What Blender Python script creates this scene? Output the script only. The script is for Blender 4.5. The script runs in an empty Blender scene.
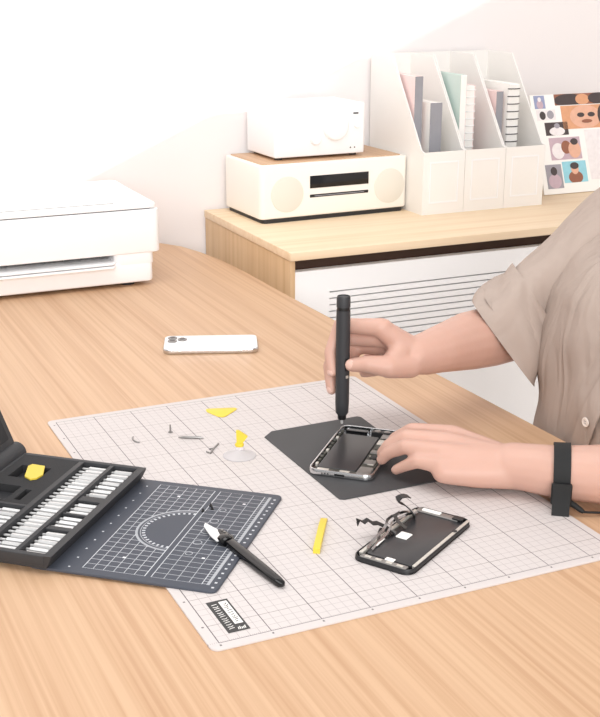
import bpy, bmesh, math, random
from mathutils import Vector, Matrix, Quaternion
random.seed(7)
C = bpy.context.scene.collection
PI = math.pi
DZ = 0.75                                   # desk top height above the floor; heights below are given from the desk top

# ------------------------------------------------------------------ materials
def lin(c):
    return tuple(((x/255)/12.92 if x/255 <= .04045 else ((x/255+.055)/1.055)**2.4) for x in c) + (1,)

def mat(name, rgb, rough=.5, metal=0, spec=.5, sss=0, alpha=1, trans=0, coat=0, noise=0, nscale=40, bump=0, bscale=300):
    m = bpy.data.materials.new(name); m.use_nodes = True
    nt = m.node_tree; b = nt.nodes['Principled BSDF']
    b.inputs['Base Color'].default_value = lin(rgb)
    b.inputs['Roughness'].default_value = rough
    b.inputs['Metallic'].default_value = metal
    b.inputs['Specular IOR Level'].default_value = spec
    b.inputs['Coat Weight'].default_value = coat
    b.inputs['Alpha'].default_value = alpha
    b.inputs['Transmission Weight'].default_value = trans
    if sss:
        b.inputs['Subsurface Weight'].default_value = sss
        b.inputs['Subsurface Radius'].default_value = (.012, .005, .003)
        b.inputs['Subsurface Scale'].default_value = .5
    tc = nt.nodes.new('ShaderNodeTexCoord')
    if noise:
        n = nt.nodes.new('ShaderNodeTexNoise'); n.inputs['Scale'].default_value = nscale; n.inputs['Detail'].default_value = 4
        nt.links.new(tc.outputs['Object'], n.inputs['Vector'])
        mx = nt.nodes.new('ShaderNodeMix'); mx.data_type = 'RGBA'
        a = lin(rgb); mx.inputs['A'].default_value = tuple(max(0, v*(1-noise)) for v in a[:3])+(1,)
        mx.inputs['B'].default_value = tuple(min(1, v*(1+noise)) for v in a[:3])+(1,)
        nt.links.new(n.outputs['Fac'], mx.inputs['Factor']); nt.links.new(mx.outputs['Result'], b.inputs['Base Color'])
    if bump:
        n2 = nt.nodes.new('ShaderNodeTexNoise'); n2.inputs['Scale'].default_value = bscale; n2.inputs['Detail'].default_value = 3
        nt.links.new(tc.outputs['Object'], n2.inputs['Vector'])
        bp = nt.nodes.new('ShaderNodeBump'); bp.inputs['Strength'].default_value = bump; bp.inputs['Distance'].default_value = .001
        nt.links.new(n2.outputs['Fac'], bp.inputs['Height']); nt.links.new(bp.outputs['Normal'], b.inputs['Normal'])
    return m

class E:
    """tiny expression builder over shader math nodes"""
    def __init__(s, nt, sock): s.nt = nt; s.s = sock
    def op(s, o, b=None, c=None):
        n = s.nt.nodes.new('ShaderNodeMath'); n.operation = o
        s.nt.links.new(s.s, n.inputs[0])
        for i, v in ((1, b), (2, c)):
            if v is None: continue
            if isinstance(v, E): s.nt.links.new(v.s, n.inputs[i])
            else: n.inputs[i].default_value = v
        return E(s.nt, n.outputs[0])
    def __add__(s, o): return s.op('ADD', o)
    def __sub__(s, o): return s.op('SUBTRACT', o)
    def __mul__(s, o): return s.op('MULTIPLY', o)
    def lt(s, v): return s.op('LESS_THAN', v)
    def gt(s, v): return s.op('GREATER_THAN', v)
    def max(s, o): return s.op('MAXIMUM', o)
    def abs(s): return s.op('ABSOLUTE')
    def near(s, v, hw): return (s - v).abs().lt(hw)
    def grid(s, off, p, hw): return (s - off).op('PINGPONG', p/2).lt(hw)
    def inside(s, a, b): return s.gt(a) * s.lt(b)

def line_mat(name, base, rough, layers_fn, spec=.4):
    m = mat(name, base, rough, spec=spec); nt = m.node_tree; b = nt.nodes['Principled BSDF']
    tc = nt.nodes.new('ShaderNodeTexCoord'); sp = nt.nodes.new('ShaderNodeSeparateXYZ')
    nt.links.new(tc.outputs['Object'], sp.inputs[0])
    x, y, z = (E(nt, sp.outputs[i]) for i in range(3))
    rgb = nt.nodes.new('ShaderNodeRGB'); rgb.outputs[0].default_value = lin(base); cur = rgb.outputs[0]
    for mask, col, fac in layers_fn(x, y, z):
        mx = nt.nodes.new('ShaderNodeMix'); mx.data_type = 'RGBA'
        nt.links.new((mask*fac).s, mx.inputs['Factor']); nt.links.new(cur, mx.inputs['A']); mx.inputs['B'].default_value = lin(col)
        cur = mx.outputs['Result']
    nt.links.new(cur, b.inputs['Base Color'])
    return m

def wood_mat(name, c1, c2, c3, axis='Y', fine=90, rough=.42, ring=9):
    m = mat(name, c1, rough, spec=.35); nt = m.node_tree; b = nt.nodes['Principled BSDF']
    tc = nt.nodes.new('ShaderNodeTexCoord')
    def nz(scale3, detail, sc=1.0, dist=0):
        mp = nt.nodes.new('ShaderNodeMapping'); mp.inputs['Scale'].default_value = scale3
        nt.links.new(tc.outputs['Object'], mp.inputs['Vector'])
        n = nt.nodes.new('ShaderNodeTexNoise'); n.inputs['Scale'].default_value = sc; n.inputs['Detail'].default_value = detail
        n.inputs['Distortion'].default_value = dist
        nt.links.new(mp.outputs['Vector'], n.inputs['Vector']); return n.outputs['Fac']
    al, ac = 1.6, fine
    sc = {'Y': (ac, al, ac), 'X': (al, ac, ac), 'Z': (ac, ac, al)}[axis]
    f1 = nz(sc, 5, 1.0, .25)
    sc2 = {'Y': (ring, .55, ring), 'X': (.55, ring, ring), 'Z': (ring, ring, .55)}[axis]
    f2 = nz(sc2, 3, 1.0, .6)
    ringv = (E(nt, f2)*26.0).op('SINE')*.5 + .5
    r1 = nt.nodes.new('ShaderNodeValToRGB'); r1.color_ramp.elements[0].position = .32; r1.color_ramp.elements[1].position = .62
    r1.color_ramp.elements[0].color = lin(c2); r1.color_ramp.elements[1].color = lin(c1)
    nt.links.new(f1, r1.inputs['Fac'])
    mx = nt.nodes.new('ShaderNodeMix'); mx.data_type = 'RGBA'
    nt.links.new((ringv*.18).s, mx.inputs['Factor']); nt.links.new(r1.outputs['Color'], mx.inputs['A']); mx.inputs['B'].default_value = lin(c3)
    nt.links.new(mx.outputs['Result'], b.inputs['Base Color'])
    bp = nt.nodes.new('ShaderNodeBump'); bp.inputs['Strength'].default_value = .08; bp.inputs['Distance'].default_value = .0005
    nt.links.new(f1, bp.inputs['Height']); nt.links.new(bp.outputs['Normal'], b.inputs['Normal'])
    return m

M = {}
M['desk'] = wood_mat('desk_oak', (211, 175, 141), (193, 153, 119), (217, 184, 152), 'Y', 170, .45, 12)
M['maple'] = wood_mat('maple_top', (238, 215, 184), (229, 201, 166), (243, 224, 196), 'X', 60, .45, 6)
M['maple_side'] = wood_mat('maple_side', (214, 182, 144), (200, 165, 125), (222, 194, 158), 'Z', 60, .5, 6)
M['wall'] = mat('wall_paint', (236, 231, 230), .85, noise=.015, nscale=3, bump=.05)
M['floor'] = mat('floor_pale', (214, 206, 198), .6, noise=.04, nscale=2)
M['white'] = mat('white_plastic', (243, 243, 244), .38, noise=.006)
M['white_matt'] = mat('white_card', (240, 237, 233), .6, noise=.008)
M['warm_white'] = mat('warm_white_lacquer', (244, 240, 232), .4, noise=.006)
M['grille'] = mat('speaker_cloth', (226, 221, 210), .8, noise=.03, nscale=900)
M['door'] = mat('door_white', (250, 250, 250), .45, noise=.004)
M['dark_gap'] = mat('dark_brown_gap', (74, 52, 40), .7, noise=.1)
M['dark'] = mat('dark_plastic', (36, 36, 38), .5, noise=.05, bump=.1, bscale=900)
M['black'] = mat('black_plastic', (18, 18, 20), .45, noise=.05)
M['black_gloss'] = mat('black_gloss', (14, 14, 16), .12, noise=.05)
M['case'] = mat('charcoal_case', (50, 51, 54), .55, noise=.05, bump=.1, bscale=1500)
M['foam'] = mat('black_foam', (44, 44, 46), .85, noise=.06, nscale=500, bump=.2, bscale=2000)
M['plate'] = mat('charcoal_sheet', (62, 62, 64), .6, noise=.04, nscale=20)
M['steel'] = mat('bright_steel', (216, 216, 216), .35, metal=.3, noise=.03)
M['silver'] = mat('silver_frame', (205, 206, 208), .22, metal=1, noise=.03)
M['grey_metal'] = mat('grey_metal', (150, 148, 146), .4, metal=.8, noise=.15, nscale=200)
M['board'] = mat('circuit_board', (58, 58, 52), .45, noise=.4, nscale=400)
M['battery'] = mat('battery_wrap', (42, 42, 45), .35, noise=.08, nscale=60)
M['foil'] = mat('pale_foil', (206, 202, 194), .35, metal=.4, noise=.28, nscale=260)
M['flex'] = mat('flex_cable', (70, 66, 64), .35, noise=.15, nscale=200)
M['yellow'] = mat('yellow_plastic', (228, 202, 66), .45, noise=.02)
M['clear'] = mat('clear_silicone', (255, 252, 255), .3, alpha=.38)
M['skin'] = mat('skin', (203, 162, 146), .5, sss=.12, noise=.05, nscale=35, bump=.12, bscale=500)
M['nail'] = mat('nail', (222, 184, 170), .28, noise=.03)
M['shirt'] = mat('beige_cotton', (175, 159, 149), .85, noise=.03, nscale=60, bump=.25, bscale=1500)
# soft creases in the cloth
_nt = M['shirt'].node_tree; _b = _nt.nodes['Principled BSDF']; _old = _b.inputs['Normal'].links[0].from_node
_tc = _nt.nodes.new('ShaderNodeTexCoord'); _mp = _nt.nodes.new('ShaderNodeMapping'); _mp.inputs['Scale'].default_value = (16, 22, 7); _mp.inputs['Rotation'].default_value = (.5, .3, .2)
_n = _nt.nodes.new('ShaderNodeTexNoise'); _n.inputs['Scale'].default_value = 1; _n.inputs['Detail'].default_value = 2; _n.inputs['Distortion'].default_value = .8
_bp = _nt.nodes.new('ShaderNodeBump'); _bp.inputs['Strength'].default_value = .7; _bp.inputs['Distance'].default_value = .014
_nt.links.new(_tc.outputs['Object'], _mp.inputs['Vector']); _nt.links.new(_mp.outputs['Vector'], _n.inputs['Vector']); _nt.links.new(_n.outputs['Fac'], _bp.inputs['Height'])
_nt.links.new(_bp.outputs['Normal'], _old.inputs['Normal'])
M['trouser'] = mat('pale_trousers', (216, 206, 208), .85, noise=.03, nscale=60)
M['hair'] = mat('dark_hair', (40, 30, 26), .5, noise=.2, nscale=120)
M['eye'] = mat('eye_white', (240, 238, 236), .2, noise=.01)
M['iris'] = mat('dark_iris', (50, 34, 26), .15, noise=.1)
M['lip'] = mat('lip', (205, 140, 130), .45, noise=.05)
M['button'] = mat('pale_button', (236, 226, 218), .35, noise=.03)
M['strap'] = mat('black_webbing', (26, 27, 28), .75, noise=.12, nscale=800, bump=.3, bscale=2500)
M['rubber'] = mat('black_rubber', (20, 20, 20), .7, noise=.05)
M['paper'] = mat('white_paper', (246, 244, 240), .7, noise=.01)
M['pink'] = mat('pink_cover', (240, 216, 214), .6, noise=.01)
M['mint'] = mat('mint_cover', (206, 224, 218), .55, noise=.02)
M['grey'] = mat('grey_card', (150, 150, 156), .6, noise=.05)
M['wire'] = mat('black_wire', (45, 45, 48), .4, metal=.3, noise=.05)
M['blade'] = mat('white_blade', (240, 241, 242), .25, metal=.3, noise=.02)

# ------------------------------------------------------------------ mesh building
class MB:
    def __init__(s): s.v = []; s.f = []; s.m = []
    def add(s, vs, fs, mi=0):
        o = len(s.v); s.v += [Vector(v) for v in vs]
        for f in fs: s.f.append(tuple(i+o for i in f)); s.m.append(mi)
        return s
    def merge(s, other, T=None, mi=None):
        o = len(s.v)
        s.v += [(T @ v if T else v.copy()) for v in other.v]
        for f, m in zip(other.f, other.m): s.f.append(tuple(i+o for i in f)); s.m.append(m if mi is None else mi)
        return s
    def xf(s, T): s.v = [T @ v for v in s.v]; return s
    def move(s, d): d = Vector(d); s.v = [v+d for v in s.v]; return s
    def rings(s, rings, closed=True, cap0=True, cap1=True, mi=0):
        n = len(rings[0]); vs = [p for r in rings for p in r]; fs = []
        for i in range(len(rings)-1):
            for j in range(n if closed else n-1):
                k = (j+1) % n
                fs.append((i*n+j, i*n+k, (i+1)*n+k, (i+1)*n+j))
        if cap0: fs.append(tuple(reversed(range(n))))
        if cap1: fs.append(tuple((len(rings)-1)*n+j for j in range(n)))
        return s.add(vs, fs, mi)
    def box(s, x0, x1, y0, y1, z0, z1, b=0, mi=0):
        if b <= 0:
            return s.rings([[(x0,y0,z),(x1,y0,z),(x1,y1,z),(x0,y1,z)] for z in (z0, z1)], mi=mi)
        t = MB().rrect((x0+x1)/2, (y0+y1)/2, x1-x0, y1-y0, b, z0, z1, b, n=3)
        return s.merge(t, mi=mi)
    def rrect(s, cx, cy, w, d, r, z0, z1, bev=0, n=5, mi=0, bot=None):
        def ol(ins, z):
            rr = max(r-ins, .00005); a, b = w/2-ins-rr, d/2-ins-rr; out = []
            for qx, qy, st in ((1,1,0),(-1,1,1),(-1,-1,2),(1,-1,3)):
                for k in range(n+1):
                    t = (st + k/n)*PI/2
                    out.append((cx+qx*a+rr*math.cos(t), cy+qy*b+rr*math.sin(t), z))
            return out
        bb = bev if bot is None else bot
        R = []
        if bb > 0:
            for k in range(4):
                t = k/3*PI/2; R.append(ol(bb*(1-math.sin(t)), z0+bb*(1-math.cos(t))))
        else: R.append(ol(0, z0))
        if bev > 0:
            for k in range(4):
                t = k/3*PI/2; R.append(ol(bev*(1-math.cos(t)), z1-bev*(1-math.sin(t))))
        else: R.append(ol(0, z1))
        return s.rings(R, mi=mi)
    def prism(s, pts, z0, z1, mi=0):
        return s.rings([[(x, y, z) for x, y in pts] for z in (z0, z1)], mi=mi)
    def cyl(s, p0, p1, r0, r1=None, n=20, mi=0):
        r1 = r0 if r1 is None else r1
        return s.tube([p0, p1], [r0, r1], n, mi)
    def tube(s, path, rad, n=12, mi=0, flat=None):
        P = [Vector(p) for p in path]
        if not isinstance(rad, (list, tuple)): rad = [rad]*len(P)
        R = []; prev = None
        for i, p in enumerate(P):
            d = (P[min(i+1, len(P)-1)]-P[max(i-1, 0)]).normalized()
            if prev is None:
                a = d.orthogonal().normalized()
            else:
                a = (prev - d*prev.dot(d)).normalized()
            prev = a; b = d.cross(a)
            R.append([p + a*rad[i]*math.cos(2*PI*k/n) + b*rad[i]*math.sin(2*PI*k/n) for k in range(n)])
        return s.rings(R, mi=mi)
    def lathe(s, prof, c=(0,0,0), n=28, mi=0, T=None):
        R = [[(r*math.cos(2*PI*k/n), r*math.sin(2*PI*k/n), z) for k in range(n)] for r, z in prof]
        t = MB().rings(R, mi=mi)
        if T: t.xf(T)
        t.move(c); return s.merge(t)
    def strip(s, path, width, thick, side, mi=0):
        """flat ribbon along a path; side = width direction"""
        P = [Vector(p) for p in path]; R = []
        for i, p in enumerate(P):
            d = (P[min(i+1, len(P)-1)]-P[max(i-1, 0)]).normalized()
            sd = Vector(side) if not isinstance(side, list) else Vector(side[i])
            sd = (sd - d*sd.dot(d)).normalized(); nn = d.cross(sd)
            R.append([p+sd*width/2+nn*thick/2, p-sd*width/2+nn*thick/2, p-sd*width/2-nn*thick/2, p+sd*width/2-nn*thick/2])
        return s.rings(R, mi=mi)
    def ball(s, c, r, n=16, m=10, mi=0):
        rx, ry, rz = r if isinstance(r, (tuple, list)) else (r, r, r)
        R = [[(c[0]+rx*math.sin(PI*i/m)*math.cos(2*PI*k/n), c[1]+ry*math.sin(PI*i/m)*math.sin(2*PI*k/n), c[2]-rz*math.cos(PI*i/m)) for k in range(n)] for i in range(1, m)]
        return s.rings(R, mi=mi)
    def capsule(s, p0, r0, p1, r1, n=16):
        p0, p1 = Vector(p0), Vector(p1); d = p1-p0; L = d.length; d.normalize()
        prof = []
        for k in range(5): t = (k+.35)/5*PI/2; prof.append((r0*math.sin(t), -r0*math.cos(t)))
        prof.append((r0, 0)); prof.append((r1, L))
        for k in range(4, -1, -1): t = (k+.35)/5*PI/2; prof.append((r1*math.sin(t), L+r1*math.cos(t)))
        T = Matrix.Translation(p0) @ d.to_track_quat('Z', 'Y').to_matrix().to_4x4()
        return s.lathe(prof, n=n, T=T)
    def build(s, name, mats, parent=None, smooth=35, loc=None):
        me = bpy.data.meshes.new(name)
        me.from_pydata([tuple(v) for v in s.v], [], s.f)
        if not isinstance(mats, (list, tuple)): mats = [mats]
        for m in mats: me.materials.append(m)
        for p, mi in zip(me.polygons, s.m): p.material_index = mi
        bm = bmesh.new(); bm.from_mesh(me); bmesh.ops.recalc_face_normals(bm, faces=bm.faces); bm.to_mesh(me); bm.free()
        if smooth:
            me.polygons.foreach_set('use_smooth', [True]*len(me.polygons))
            me.set_sharp_from_angle(angle=math.radians(smooth))
        me.update()
        o = bpy.data.objects.new(name, me); C.objects.link(o)
        if parent: o.parent = parent
        if loc: o.location = loc
        return o

def tag(o, label, cat, group=None):
    o['label'] = label; o['category'] = cat
    if group: o['group'] = group
    return o

def thing(name, label, cat, loc, rz=0, group=None):
    o = bpy.data.objects.new(name, None); C.objects.link(o); o.empty_display_size = .05
    o.location = loc; o.rotation_euler = (0, 0, rz)
    return tag(o, label, cat, group)

def struct(o): o['kind'] = 'structure'; return o

def copy_tree(o, parent=None):
    c = o.copy(); C.objects.link(c)
    if parent: c.parent = parent
    for ch in list(o.children): copy_tree(ch, c)
    return c

# ------------------------------------------------------------------ the room
WX = 2.05
b = MB().box(-2.2, WX, 1.612, 1.80, 0, 2.7); struct(b.build('wall_back', M['wall'], smooth=0))
b = MB().box(-2.2, WX+.1, -1.8, 1.80, -.06, 0); struct(b.build('floor', M['floor'], smooth=0))
# unseen right-hand wall and window, added to shape the back wall's sun patch
y0, y1, zs, zt = .80, 1.62, 1.54, 2.45
b = MB()
b.box(WX, WX+.1, -1.8, y0, 0, 2.7); b.box(WX, WX+.1, y1, 1.80, 0, 2.7)
b.box(WX, WX+.1, y0, y1, 0, zs); b.box(WX, WX+.1, y0, y1, zt, 2.7)
struct(b.build('added_wall_right', M['wall'], smooth=0))
b = MB()
b.box(WX+.02, WX+.07, y0, y0+.04, zs, zt); b.box(WX+.02, WX+.07, y1-.04, y1, zs, zt)
b.box(WX+.02, WX+.07, y0+.04, y1-.04, zs, zs+.03); b.box(WX+.02, WX+.07, y0+.04, y1-.04, zt-.04, zt)
struct(b.build('added_window_1', M['white'], smooth=0))

# ------------------------------------------------------------------ desk
desk = thing('desk', 'large pale oak desk with a rounded corner that carries mat, printer and tools', 'desk', (0, 0, 0))
pts = [(-.95, -.55), (.61, -.55)]
for y in (0, .35, .7, 1.06): pts.append((.577-.0367*(y-.349), y))
pts += [(.5475, 1.25), (.540, 1.38), (.527, 1.46), (.508, 1.53), (.48, 1.573), (.44, 1.597), (.39, 1.605), (-.95, 1.605)]
def inset(poly, d):
    n = len(poly); out = []
    for i in range(n):
        a, p, q = Vector(poly[i-1]), Vector(poly[i]), Vector(poly[(i+1) % n])
        e1, e2 = (p-a).normalized(), (q-p).normalized()
        n1, n2 = Vector((-e1.y, e1.x)), Vector((-e2.y, e2.x)); bis = (n1+n2)
        bis = bis/ max(bis.dot(bis)/2, .3) if bis.length > 0 else n1
        out.append(tuple(p+bis*d))
    return out
top = MB().rings([[(x, y, z+DZ) for x, y in inset(pts, i)] for i, z in ((.003, -.03), (0, -.027), (0, -.0025), (.0012, -.0006), (.003, 0))])
top.build('desktop', M['desk'], desk)
for x, y in ((-.85, -.45), (-.85, 1.5), (.44, -.42), (.36, 1.48)):
    MB().cyl((x, y, .0), (x, y, DZ-.03), .018, .03).build('leg', M['desk'], desk)

# ------------------------------------------------------------------ low cabinet at the wall
cab = thing('storage_cabinet', 'low cabinet with maple top and white slatted door, carrying the radio and file boxes', 'cabinet', (1.17, 1.4, 0))
L = Vector((-1.17, -1.4, DZ))
def part(mb, name, m, root=None, off=None, smooth=35):
    return mb.move(off if off is not None else L).build(name, m, root if root is not None else cab, smooth)
part(MB().box(.589, 1.76, 1.142, 1.604, .042, .058, .001), 'cabinet_top', M['maple'])
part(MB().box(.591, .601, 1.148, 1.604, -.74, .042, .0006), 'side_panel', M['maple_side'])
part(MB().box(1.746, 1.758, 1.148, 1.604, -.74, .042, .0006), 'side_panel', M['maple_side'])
part(MB().box(.601, 1.746, 1.185, 1.602, -.70, .0415), 'carcass', M['dark_gap'])
part(MB().box(.63, 1.73, 1.19, 1.59, -.75, -.70), 'plinth', M['dark_gap'])
d = MB(); zd1, zd0, gx0, gx1 = .0175, -.70, .676, 1.52
d.box(.6025, gx0, 1.153, 1.171, zd0, zd1); d.box(gx1, 1.744, 1.153, 1.171, zd0, zd1)
zc = zd1
for k in range(13):
    zg = -.0285-.01300*k
    d.box(gx0, gx1, 1.153, 1.171, zg+.0014, zc); zc = zg-.0014
d.box(gx0, gx1, 1.153, 1.171, zd0, zc)
part(d, 'slatted_door', M['door'], smooth=0)

# ------------------------------------------------------------------ stereo with wooden top
TOPZ = .058
st = thing('stereo', 'cream compact stereo with wooden top and two round speakers, on the cabinet', 'stereo', (.82, 1.512, DZ+TOPZ), .040)
def T0(mb, root): return mb.move((-root.location.x, -root.location.y, DZ-root.location.z))
def wp(mb, name, m, root, smooth=35): return T0(mb, root).build(name, m, root, smooth)
wp(MB().rrect(.8125, 1.506, .340, .180, .01, TOPZ, .0675), 'base', M['dark'], st)
wp(MB().rrect(.8125, 1.5055, .354, .185, .012, .0668, .1785, .004), 'cabinet_body', M['warm_white'], st)
wp(MB().rrect(.8125, 1.508, .334, .164, .006, .178, .1802, .0008), 'wooden_top', M['desk'], st)
TF = Matrix.Rotation(PI/2, 4, 'X')          # local z -> -y (faces the front)
for x in (.697, .9435):
    wp(MB().lathe([(.0375, 0), (.0375, .0025), (.035, .0035), (.0005, .0035)], (x, 1.4145, .1165), 40, T=TF), 'speaker_grille', M['grille'], st)
wp(MB().box(.750, .891, 1.4115, 1.4145, .125, .151, .0006), 'display_window', M['black_gloss'], st)
wp(MB().box(.750, .891, 1.4122, 1.4145, .1055, .1118, .0005), 'disc_slot', M['black'], st)
wp(MB().box(.761, .880, 1.4117, 1.4145, .1078, .1092), 'disc_slit', M['grey'], st)

# ------------------------------------------------------------------ white receiver on the stereo
am = thing('receiver', 'white tabletop receiver with a big round dial, standing on the stereo', 'radio', (.794, 1.515, DZ+.1802), .030)
wp(MB().rrect(.794, 1.520, .214, .144, .006, .1860, .2925, .003), 'casing', M['white'], am)
for x in (.705, .883):
    for y in (1.47, 1.575): wp(MB().cyl((x, y, .1802), (x, y, .1865), .008), 'foot', M['dark'], am)
wp(MB().lathe([(.030, 0), (.030, .005), (.027, .009), (.0255, .0095), (.0005, .009)], (.829, 1.4485, .2455), 40, T=TF), 'tuning_dial', M['white'], am)
wp(MB().lathe([(.012, 0), (.012, .006), (.010, .008), (.0005, .008)], (.781, 1.4485, .221), 30, T=TF), 'volume_knob', M['white'], am)
wp(MB().lathe([(.0070, 0), (.0070, .005), (.006, .006), (.0005, .006)], (.880, 1.4485, .247), 24, T=TF), 'volume_knob', M['white'], am)
wp(MB().box(.872, .884, 1.4475, 1.4495, .2695, .2725), 'indicator_slot', M['dark'], am)
for x in (.866, .876): wp(MB().cyl((x, 1.4475, .199), (x, 1.4495, .199), .0016), 'indicator_light', M['dark'], am)

# ------------------------------------------------------------------ magazine files
def magazine_file(x0, x1, label):
    root = thing('magazine_file', label, 'magazine file', ((x0+x1)/2, 1.485, DZ+TOPZ), 0, 'white magazine files on the cabinet')
    yf, yb, t = 1.3565, 1.603, .003
    z0 = TOPZ; prof = [(yf, z0), (yb, z0), (yb, z0+.324), (yb-.100, z0+.324), (yf+.012, z0+.138), (yf, z0+.134)]
    b = MB()
    for xa in (x0, x1-t): b.rings([[(x, y, z) for y, z in prof] for x in (xa, xa+t)])
    b.box(x0+t, x1-t, yf, yf+t, z0, z0+.134); b.box(x0+t, x1-t, yb-t, yb, z0, z0+.324); b.box(x0+t, x1-t, yf+t, yb-t, z0, z0+t)
    wp(b, 'box_body', M['white_matt'], root, 0)
    xc = (x0+x1)/2; f = MB()
    for (a0, a1, c0, c1) in ((xc-.036, xc+.036, .110, .113), (xc-.036, xc+.036, .024, .027), (xc-.036, xc-.033, .027, .110), (xc+.033, xc+.036, .027, .110)):
        f.box(a0, a1, yf-.0012, yf+.0005, z0+c0, z0+c1)
    wp(f, 'label_frame', M['white'], root, 0)
    return root
magazine_file(.9950, 1.0980, 'white magazine file right beside the stereo')
magazine_file(1.0990, 1.2020, 'middle one of the three white magazine files, with a mint folder in it')
magazine_file(1.2030, 1.3060, 'white magazine file next to the photo collage board')
def booklet(x0, x1, yf, zt, cover, spine, label, name='booklet', rings=None, group='booklets in the magazine files'):
    root = thing(name, label, 'booklet', ((x0+x1)/2, (yf+1.596)/2, DZ+TOPZ+.003), 0, group)
    z0 = TOPZ+.003
    wp(MB().box(x0+.0012, x1-.0012, yf+.001, 1.596, z0+.001, zt-.002), 'pages', M['paper'], root, 0)
    c = MB(); c.box(x0, x0+.0012, yf, 1.598, z0, zt); c.box(x1-.0012, x1, yf, 1.598, z0, zt); wp(c, 'cover', cover, root, 0)
    if rings:
        for k in range(rings):
            z = z0+.02+(zt-z0-.03)*k/(rings-1)
            pth = [((x0+x1)/2+(x1-x0)*.55*math.cos(a), yf+.002-.007*math.sin(a), z) for a in [i*PI/8 for i in range(9)]]
            wp(MB().tube(pth, .0011, 6), 'binding_ring', spine, root)
    else:
        wp(MB().box(x0, x1, yf-.0012, yf, z0, zt), 'spine', spine, root, 0)
    return root
booklet(1.005, 1.024, 1.42, .345, M['pink'], M['grey'], 'pale pink booklet with grey spine in the file beside the stereo')
booklet(1.034, 1.063, 1.402, .290, M['paper'], M['grey'], 'short white booklet with grey spine in the file beside the stereo')
booklet(1.113, 1.127, 1.41, .345, M['mint'], M['paper'], 'mint green folder in the middle magazine file')
booklet(1.134, 1.157, 1.42, .322, M['pink'], M['white'], 'pink ring-bound notebook beside the mint folder in the middle file', 'notebook', 16)
booklet(1.213, 1.230, 1.42, .306, M['pink'], M['grey'], 'pink-covered booklet with a grey spine in the file next to the collage board')
booklet(1.236, 1.264, 1.407, .322, M['paper'], M['wire'], 'white notebook with black rings in the file next to the collage board', 'notebook', 15)

# ------------------------------------------------------------------ photo collage board on an easel strut
bx, by, bz = 1.377, 1.443, TOPZ
ang = math.atan2(.223, .086)
pb = thing('photo_board', 'leaning collage board covered with small photo prints, at the right end of the cabinet', 'photo board', (bx, by, DZ+bz))
TB = Matrix.Rotation(ang, 4, 'X')            # board plane: x along, y up the board, z out of the back->front
def pbpart(mb, name, m, parent=None, smooth=0):
    return mb.xf(TB).build(name, m, parent or pb, smooth)
pbpart(MB().box(0, .25, .002, .239, -.004, 0), 'panel', M['paper'])
b = MB().strip([(.125, .075, .19), (.125, .17, .004)], .03, .003, (1, 0, 0)); b.build('easel_strut', M['white_matt'], pb, 0)
def tone(n, rgb): return mat('print_'+n, rgb, .4, noise=.12, nscale=90)
P_blue, P_dark, P_brown = tone('blue', (150, 158, 190)), tone('dark', (72, 62, 62)), tone('brown', (150, 96, 74))
P_skin, P_orange, P_mauve = tone('skin', (226, 176, 150)), tone('orange', (218, 160, 122)), tone('mauve', (196, 172, 182))
P_cyan, P_grey, P_pale = tone('cyan', (150, 208, 222)), tone('grey', (158, 154, 162)), tone('pale', (236, 230, 230))
def pprint(s0, s1, t0, t1, bg, figs):
    pr = pbpart(MB().box(s0, s1, t0, t1, 0, .0006), 'photo_print', bg)
    w, h = s1-s0, t1-t0
    for (cx, cy, rx, ry, m) in figs:
        q = MB().rings([[(s0+w*cx+w*rx*math.cos(2*PI*k/20), t0+h*cy+h*ry*math.sin(2*PI*k/20), z) for k in range(20)] for z in (.0005, .0009+.0002*(figs.index((cx, cy, rx, ry, m))))])
        # keep every figure inside its print
        q.v = [Vector((min(max(v.x, s0), s1), min(max(v.y, t0), t1), v.z)) for v in q.v]
        pbpart(q, 'figure', m, pr)
pprint(.010, .040, .206, .237, P_blue, [(.5, .3, .3, .35, P_mauve), (.5, .7, .16, .18, P_pale)])
pprint(.012, .065, .178, .203, P_pale, [(.3, .45, .16, .4, P_dark), (.72, .5, .18, .4, P_grey)])
pprint(.030, .095, .141, .172, P_dark, [(.5, .3, .34, .34, P_pale), (.52, .72, .12, .2, P_grey)])
pprint(.035, .123, .082, .135, P_mauve, [(.25, .4, .2, .36, P_pale), (.52, .55, .16, .3, P_brown), (.78, .42, .2, .38, P_skin), (.8, .78, .12, .15, P_dark)])
pprint(.013, .058, .015, .072, P_grey, [(.5, .3, .4, .3, P_mauve), (.5, .72, .2, .18, P_dark)])
pprint(.062, .130, .026, .077, P_cyan, [(.5, .24, .3, .3, P_brown), (.5, .62, .16, .24, P_skin), (.5, .78, .18, .16, P_dark)])
pprint(.068, .235, .212, .2385, P_brown, [(.25, .4, .26, .6, P_dark), (.48, .45, .12, .5, P_orange), (.78, .5, .2, .55, P_dark)])
pprint(.082, .235, .154, .210, P_orange, [(.45, .5, .3, .5, P_skin), (.36, .58, .07, .1, P_dark), (.56, .58, .07, .1, P_dark), (.46, .3, .1, .08, P_brown), (.88, .5, .2, .6, P_dark)])
pprint(.140, .235, .030, .150, P_pale, [(.5, .5, .3, .3, P_pale)])

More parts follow.
